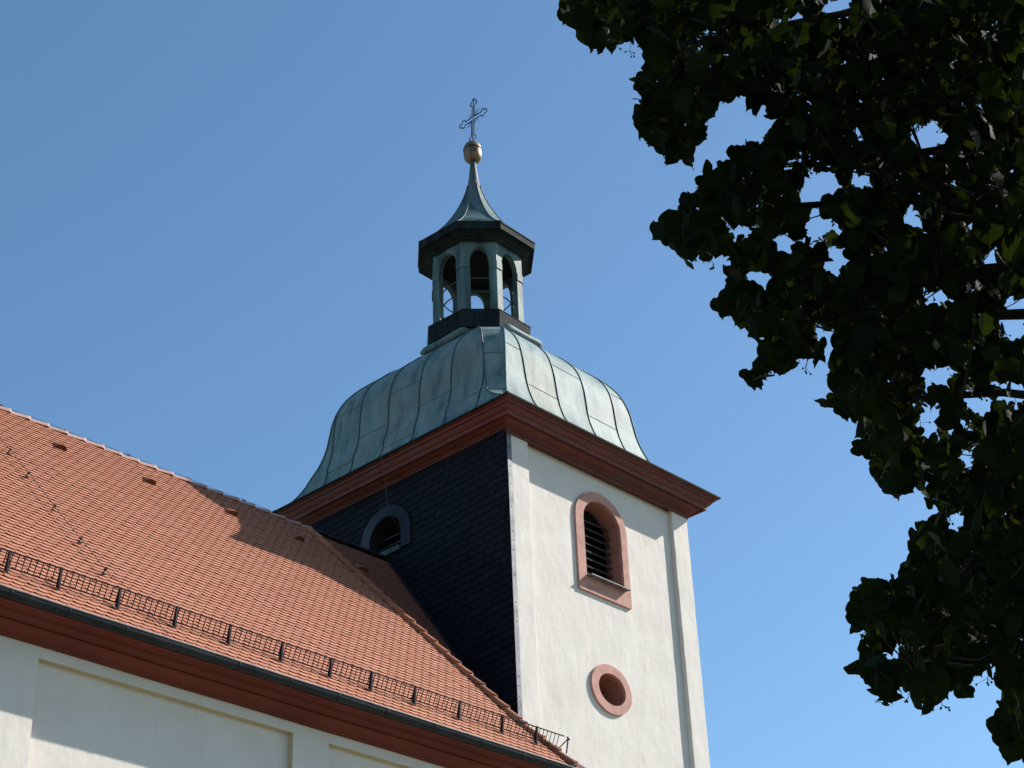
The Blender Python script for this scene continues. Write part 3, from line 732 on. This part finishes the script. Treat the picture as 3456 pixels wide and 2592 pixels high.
for a, b_, zt in pan:
    q = MB(); q.poly([(a, YP, 2.0), (b_, YP, 2.0), (b_, YP, zt), (a, YP, zt)]); f_ = q.build('recessed_field', PL, nave)
    q = MB(); q.poly([(a, YW, zt), (b_, YW, zt), (b_, YP, zt), (a, YP, zt)]); q.poly([(b_, YW, 2), (b_, YW, zt), (b_, YP, zt), (b_, YP, 2)]); q.poly([(a, YW, 2), (a, YP, 2), (a, YP, zt), (a, YW, zt)])
    q.build('field_reveal', BOUNCE, f_)

# ================================================================== LIME TREE
K = 3456/2212
OUT = [(1236, -60), (1205, 25), (1215, 52), (1245, 65), (1262, 112), (1330, 95), (1345, 118), (1365, 80), (1388, 130), (1372, 165), (1382, 200), (1366, 250), (1378, 285), (1408, 300), (1412, 332), (1455, 345), (1495, 352), (1500, 320), (1530, 300), (1528, 270), (1560, 230), (1565, 205), (1610, 200), (1625, 238), (1650, 235), (1652, 205), (1668, 200), (1670, 285), (1630, 300), (1600, 315), (1560, 340), (1508, 370), (1505, 405), (1465, 420), (1455, 450), (1410, 490), (1415, 525), (1470, 528), (1475, 560), (1490, 578), (1525, 560), (1562, 545), (1570, 610), (1520, 675), (1560, 690), (1578, 670), (1590, 720), (1640, 735), (1630, 780), (1608, 812), (1640, 830), (1665, 815), (1715, 810), (1722, 770), (1765, 778), (1795, 760), (1802, 830), (1768, 877), (1810, 890), (1850, 920), (1845, 960), (1860, 990), (1885, 1010), (1895, 1080), (1930, 1062), (1960, 1072), (2005, 1040), (2000, 1080), (2030, 1100), (1975, 1130), (1965, 1190), (1920, 1250), (1850, 1255), (1850, 1290), (1825, 1325), (1830, 1352), (1872, 1370), (1838, 1430), (1845, 1460), (1872, 1480), (1885, 1500), (1905, 1525), (1945, 1520), (1955, 1490), (1990, 1530), (2010, 1538), (2050, 1500), (2100, 1502), (2115, 1440), (2172, 1450), (2150, 1500), (2160, 1520), (2145, 1580), (2182, 1632), (2215, 1625)]
OUT = np.array(OUT, float)*K
POLY = np.vstack([OUT, [[3470*1.0, 2700], [5200, 2700], [5200, -1200], [1500, -1200], [1850, -300]]])
HOLES = np.array([(2005, 290, 40, 20), (1779, 397, 24, 12), (1786, 490, 34, 22), (1811, 557, 22, 16), (1807, 14, 18, 12), (2016, 646, 24, 16), (1779, 728, 16, 9), (2109, 869, 28, 18), (2019, 814, 26, 18), (2008, 905, 18, 16), (2200, 690, 18, 36), (2186, 850, 24, 22), (1930, 1395, 14, 8), (1600, 500, 16, 8), (1745, 420, 14, 8), (1690, 520, 16, 10), (1640, 600, 14, 8), (1860, 395, 12, 7), (2060, 1120, 16, 10), (2085, 985, 14, 10), (1965, 470, 12, 8), (2145, 560, 12, 8), (1720, 40, 10, 6)], float)*K
_h = []
for hx, hy, a, b_ in HOLES:
    for q in range(3): _h.append((hx+rng.uniform(-.7, .7)*a, hy+rng.uniform(-.7, .7)*b_, a*rng.uniform(.25, .7), b_*rng.uniform(.25, .8)))
HOLES = np.array(_h)
def inpoly(P, Q=POLY):
    x, y = P[:, 0], P[:, 1]; c_ = np.zeros(len(P), bool); j = len(Q)-1
    for i in range(len(Q)):
        xi, yi, xj, yj = *Q[i], *Q[j]
        with np.errstate(divide='ignore', invalid='ignore'):
            hit = ((yi > y) != (yj > y)) & (x < (xj-xi)*(y-yi)/(yj-yi)+xi)
        c_ ^= hit; j = i
    return c_
def ok(P, size, holes=True, frac=.62):
    """leaf centre and a ring of its rim must stay within the crown's outline"""
    px, ww = proj(P); rad = FPX*size*frac/ww
    good = inpoly(px) & (ww > .5)
    for t in np.linspace(0, 2*PI, 9)[:-1]:
        good &= inpoly(px+np.stack([np.cos(t)*rad, np.sin(t)*rad], -1))
    if holes:
        for hx, hy, a, b_ in HOLES:
            good &= ((px[:, 0]-hx)/(a+rad*.8))**2+((px[:, 1]-hy)/(b_+rad*.8))**2 > 1
    return good
sunv = np.array(SUN)
tree = empty('lime_tree', (0, 0, 0), 'dark backlit lime tree overhanging from the right with heart-shaped leaves and small hanging fruits', 'tree')
# leaf positions: twig sprays filling the crown's volume
pos, siz = [], []
def spray(n_, lo_, hi_, box):
    c0 = rng.uniform(box[0], box[2], n_); c1 = rng.uniform(box[1], box[3], n_); dd = rng.uniform(lo_, hi_, n_)
    r_ = Fw[None]+Rt[None]*((c0-1728)/FPX)[:, None]-Up[None]*((c1-1296)/FPX)[:, None]
    r_ /= np.linalg.norm(r_, axis=1)[:, None]
    return CAM+r_*dd[:, None]
P = spray(26000, 4.9, 7.6, (1850, -60, 3520, 2660)); sz = rng.uniform(.048, .078, len(P)); g_ = ok(P, sz); P, sz = P[g_], sz[g_]
print('visible leaves', len(P)); nv_ = min(len(P), 4900); pos.append(P[:nv_]); siz.append(sz[:nv_])
# leaves set right along the outline
per = []
for i in range(len(OUT)-1):
    L = np.linalg.norm(OUT[i+1]-OUT[i]); 
    for t in np.arange(0, L, 13): per.append(OUT[i]+(OUT[i+1]-OUT[i])*t/L)
per = np.array(per); per = np.repeat(per, 6, axis=0); per += rng.normal(0, 34, per.shape)
dd = rng.uniform(5.0, 6.4, len(per)); r_ = Fw[None]+Rt[None]*((per[:, 0]-1728)/FPX)[:, None]-Up[None]*((per[:, 1]-1296)/FPX)[:, None]; r_ /= np.linalg.norm(r_, axis=1)[:, None]
P = CAM+r_*dd[:, None]; sz = rng.uniform(.046, .080, len(P)); g_ = ok(P, sz, frac=.46) | (ok(P, sz, frac=.14) & (rng.random(len(P)) < .2)); P, sz = P[g_], sz[g_]; pos.append(P); siz.append(sz); print('rim leaves', len(P))
# the rest of the crown, outside the picture, extended sunward to shade the visible leaves
cen3 = CAM+7.6*np.array([math.cos(.30)*math.cos(.78), math.sin(.30)*math.cos(.78), math.sin(.78)])
P = rng.normal(0, 1, (90000, 3)); P /= np.linalg.norm(P, axis=1)[:, None]; P *= (rng.uniform(.25, 1, len(P))**.45)[:, None]
P = cen3+P*np.array([5.0, 5.0, 4.6]); dist = np.linalg.norm(P-CAM, axis=1)
px, ww = proj(P); inframe = (ww > 0) & (px[:, 0] > -300) & (px[:, 0] < 3756) & (px[:, 1] > -300) & (px[:, 1] < 2892)
sz = rng.uniform(.060, .088, len(P)); g_ = (dist > 4.2) & (P[:, 2] > 3.2) & (~inframe | (ok(P, sz) & (dist > 6.5) & (rng.random(len(P)) < .5)))
lump = np.sin(P[:, 0]*2.1+1)*np.sin(P[:, 1]*2.3)*np.sin(P[:, 2]*2.7+2); g_ &= (lump > -.35)
P, sz = P[g_][:46000], sz[g_][:46000]; pos.append(P); siz.append(sz); print('crown leaves', len(P))
pos = np.vstack(pos); siz = np.concatenate(siz); NL = len(pos)
# heart-shaped leaf with toothed rim, fold along the midrib; stem joint at the origin end
rim = [(0, -.40), (.14, -.50), (.30, -.50), (.44, -.38), (.51, -.20), (.52, -.02), (.47, .15), (.38, .30), (.26, .42), (.12, .52), (.03, .62), (0, .72)]
half = []
for i, (x, y) in enumerate(rim):
    half.append((x, y))
right = half; left = [(-x, y) for x, y in half[1:-1]]
ax_ = [(0, -.40), (0, .0), (0, .36), (0, .72)]
V = [(0, 0)]+right+left; nR = len(right)
F_ = []
for i in range(nR-1): F_.append((0, 1+i, 2+i))
lf = [1]+list(range(1+nR, 1+nR+len(left)))+[nR]
for i in range(len(lf)-1): F_.append((0, lf[i+1], lf[i]))
V = np.array([(x, y, 0) for x, y in V]); V[:, 2] = -.22*np.abs(V[:, 0])**1.2-.16*(V[:, 1]+.1)**2; F_ = np.array(F_)
V[:, 2] += .03*np.sin(V[:, 1]*9)*np.sign(V[:, 0])
# orientation: blades hang, faces tilted at random
tip = rng.normal(0, 1, (NL, 3)); tip[:, 2] = tip[:, 2]*.5-1.0; tip[:, :2] *= .75; tip /= np.linalg.norm(tip, axis=1)[:, None]
nor = rng.normal(0, 1, (NL, 3)); nor[:, 2] = np.abs(nor[:, 2])*.9+.35; nor += -np.array(Fw)*rng.uniform(0, 1.4, (NL, 1))
nor -= (nor*tip).sum(1)[:, None]*tip; nor /= np.linalg.norm(nor, axis=1)[:, None]; sd_ = np.cross(tip, nor)
sx_ = rng.uniform(.82, 1.08, NL); curl = rng.uniform(.3, 2.2, NL)
VV = pos[:, None, :]+siz[:, None, None]*(sd_[:, None, :]*(V[None, :, 0]*sx_[:, None])[:, :, None]+tip[:, None, :]*V[None, :, 1][:, :, None]+nor[:, None, :]*(V[None, :, 2]*curl[:, None])[:, :, None])
VV += rng.normal(0, .0009, VV.shape)
FF = (F_[None]+(np.arange(NL)*len(V))[:, None, None]).reshape(-1, 3)
me = bpy.data.meshes.new('crown'); me.vertices.add(NL*len(V)); me.vertices.foreach_set('co', VV.reshape(-1))
me.loops.add(len(FF)*3); me.loops.foreach_set('vertex_index', FF.reshape(-1).astype(np.int32))
me.polygons.add(len(FF)); me.polygons.foreach_set('loop_start', np.arange(0, len(FF)*3, 3, dtype=np.int32)); me.polygons.foreach_set('loop_total', np.full(len(FF), 3, dtype=np.int32))
me.polygons.foreach_set('use_smooth', np.ones(len(FF), bool)); me.update(calc_edges=True); me.validate()
at = me.attributes.new('tone', 'FLOAT', 'FACE'); at.data.foreach_set('value', np.repeat(rng.uniform(0, 1, NL), len(F_)).astype(np.float32))
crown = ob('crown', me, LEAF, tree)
# trunk, limbs and twigs
tb = CAM+np.array([math.cos(.03), math.sin(.03), 0])*7.4; tb[2] = 0
q = MB(); q.tube([(tb[0], tb[1], -.1), (tb[0]+.02, tb[1], .5), (tb[0], tb[1]+.05, 2), (tb[0]+.1, tb[1]+.12, 4), (tb[0]+.05, tb[1]+.3, 6.5), (tb[0]-.1, tb[1]+.4, 9), (tb[0], tb[1]+.5, 10.6)], [.48, .34, .30, .27, .2, .12, .04], 14)
q.build('trunk', BARK, tree, smooth=True)
lim = MB()
tg = [((2450, 120), 6.3, 7.0), ((2720, 560), 6.0, 5.6), ((2560, 700), 6.2, 5.2), ((2720, 1080), 6.1, 4.6), ((3000, 1350), 6.0, 4.2), ((3150, 1900), 5.9, 3.8), ((3080, 2250), 5.7, 3.4), ((3330, 2150), 6.1, 3.6), ((2900, 300), 6.7, 6.2), ((2150, 90), 6.5, 7.2), ((3300, 900), 6.8, 5.0), ((3380, 1550), 6.4, 4.4)]
ends = []
for u, dd, z0 in tg:
    e = CAM+pray(*u)*dd; s_p = np.array([tb[0]+.05, tb[1]+.2, z0-.4]); N = 9; pl_ = []
    for i in range(N+1):
        t = i/N; p = s_p*(1-t)+e*t; p = p+np.array([0, 0, .55*math.sin(PI*t)*(1 if t < .9 else 1)])*.6; p += rng.normal(0, .04, 3)*math.sin(PI*t); pl_.append(tuple(p))
    lim.tube(pl_, list(np.linspace(.06, .008, N+1)), 7); ends.append(pl_)
lim.build('limbs', BARK, tree, smooth=True)
tw = MB(); vis = np.arange(nv_); pick = rng.choice(vis, 900, replace=False)
lp = np.array([p for e in ends for p in e[4:]])
for i in pick:
    p = pos[i]-tip[i]*siz[i]*.4; a = lp[np.argmin(((lp-p)**2).sum(1)*(1+rng.uniform(0, .3, len(lp))))]
    v = a-p; L = np.linalg.norm(v); v = v/L*min(L, .34); md = p+v*.5+np.array([0, 0, -.02])
    if not ok(np.array([p+v*t for t in (.25, .5, .75, 1)]), np.full(4, .03)).all(): continue
    tw.tube([tuple(p), tuple(md), tuple(p+v)], [.0018, .0026, .004], 4)
tw.build('twigs', BARK, tree, kind='stuff')
# hanging fruit: pale strap-like bract, thin stalk, a few round nutlets
br, be = MB(), MB(); nfr = 0
cand = np.concatenate([rng.choice(vis, 200, replace=False), np.arange(nv_, nv_+len(siz)-nv_)[:0]])
rimi = np.arange(nv_, min(nv_+1200, NL)); cand = np.concatenate([cand, rng.choice(rimi, min(90, len(rimi)), replace=False)])
for i in cand:
    p = pos[i]+rng.normal(0, .03, 3); 
    if not ok(np.array([p]), np.array([.03]))[0]: continue
    d_ = np.array([rng.normal(0, .35), rng.normal(0, .35), -1]); d_ /= np.linalg.norm(d_); L = rng.uniform(.05, .08)
    s2 = np.cross(d_, rng.normal(0, 1, 3)); s2 /= np.linalg.norm(s2); n2 = np.cross(d_, s2)
    R_ = []
    for t, w_ in ((0, .001), (.2, .006), (.5, .0085), (.8, .0065), (1, .001)):
        c0 = p+d_*L*t+n2*.012*math.sin(t*PI); R_.append([tuple(c0-s2*w_), tuple(c0+n2*.0015), tuple(c0+s2*w_)])
    br.loft(R_, False)
    st0 = p+d_*L*.45; st1 = st0+np.array([rng.normal(0, .012), rng.normal(0, .012), -rng.uniform(.03, .05)])
    be.tube([tuple(st0), tuple(st1)], .0011, 3)
    for k_ in range(rng.integers(3, 6)):
        e = st1+np.array([rng.normal(0, .012), rng.normal(0, .012), -rng.uniform(.008, .022)]); be.tube([tuple(st1), tuple(e)], .0008, 3)
        be.lathe((e[0], e[1]), [(.0008, e[2]-.0042), (.0034, e[2]-.002), (.0034, e[2]+.002), (.0008, e[2]+.0042)], 6)
br.build('bracts', BRACT, tree, kind='stuff'); be.build('nutlets', BERRY, tree, kind='stuff')
print('objects', len(bpy.data.objects), 'leaves', NL)
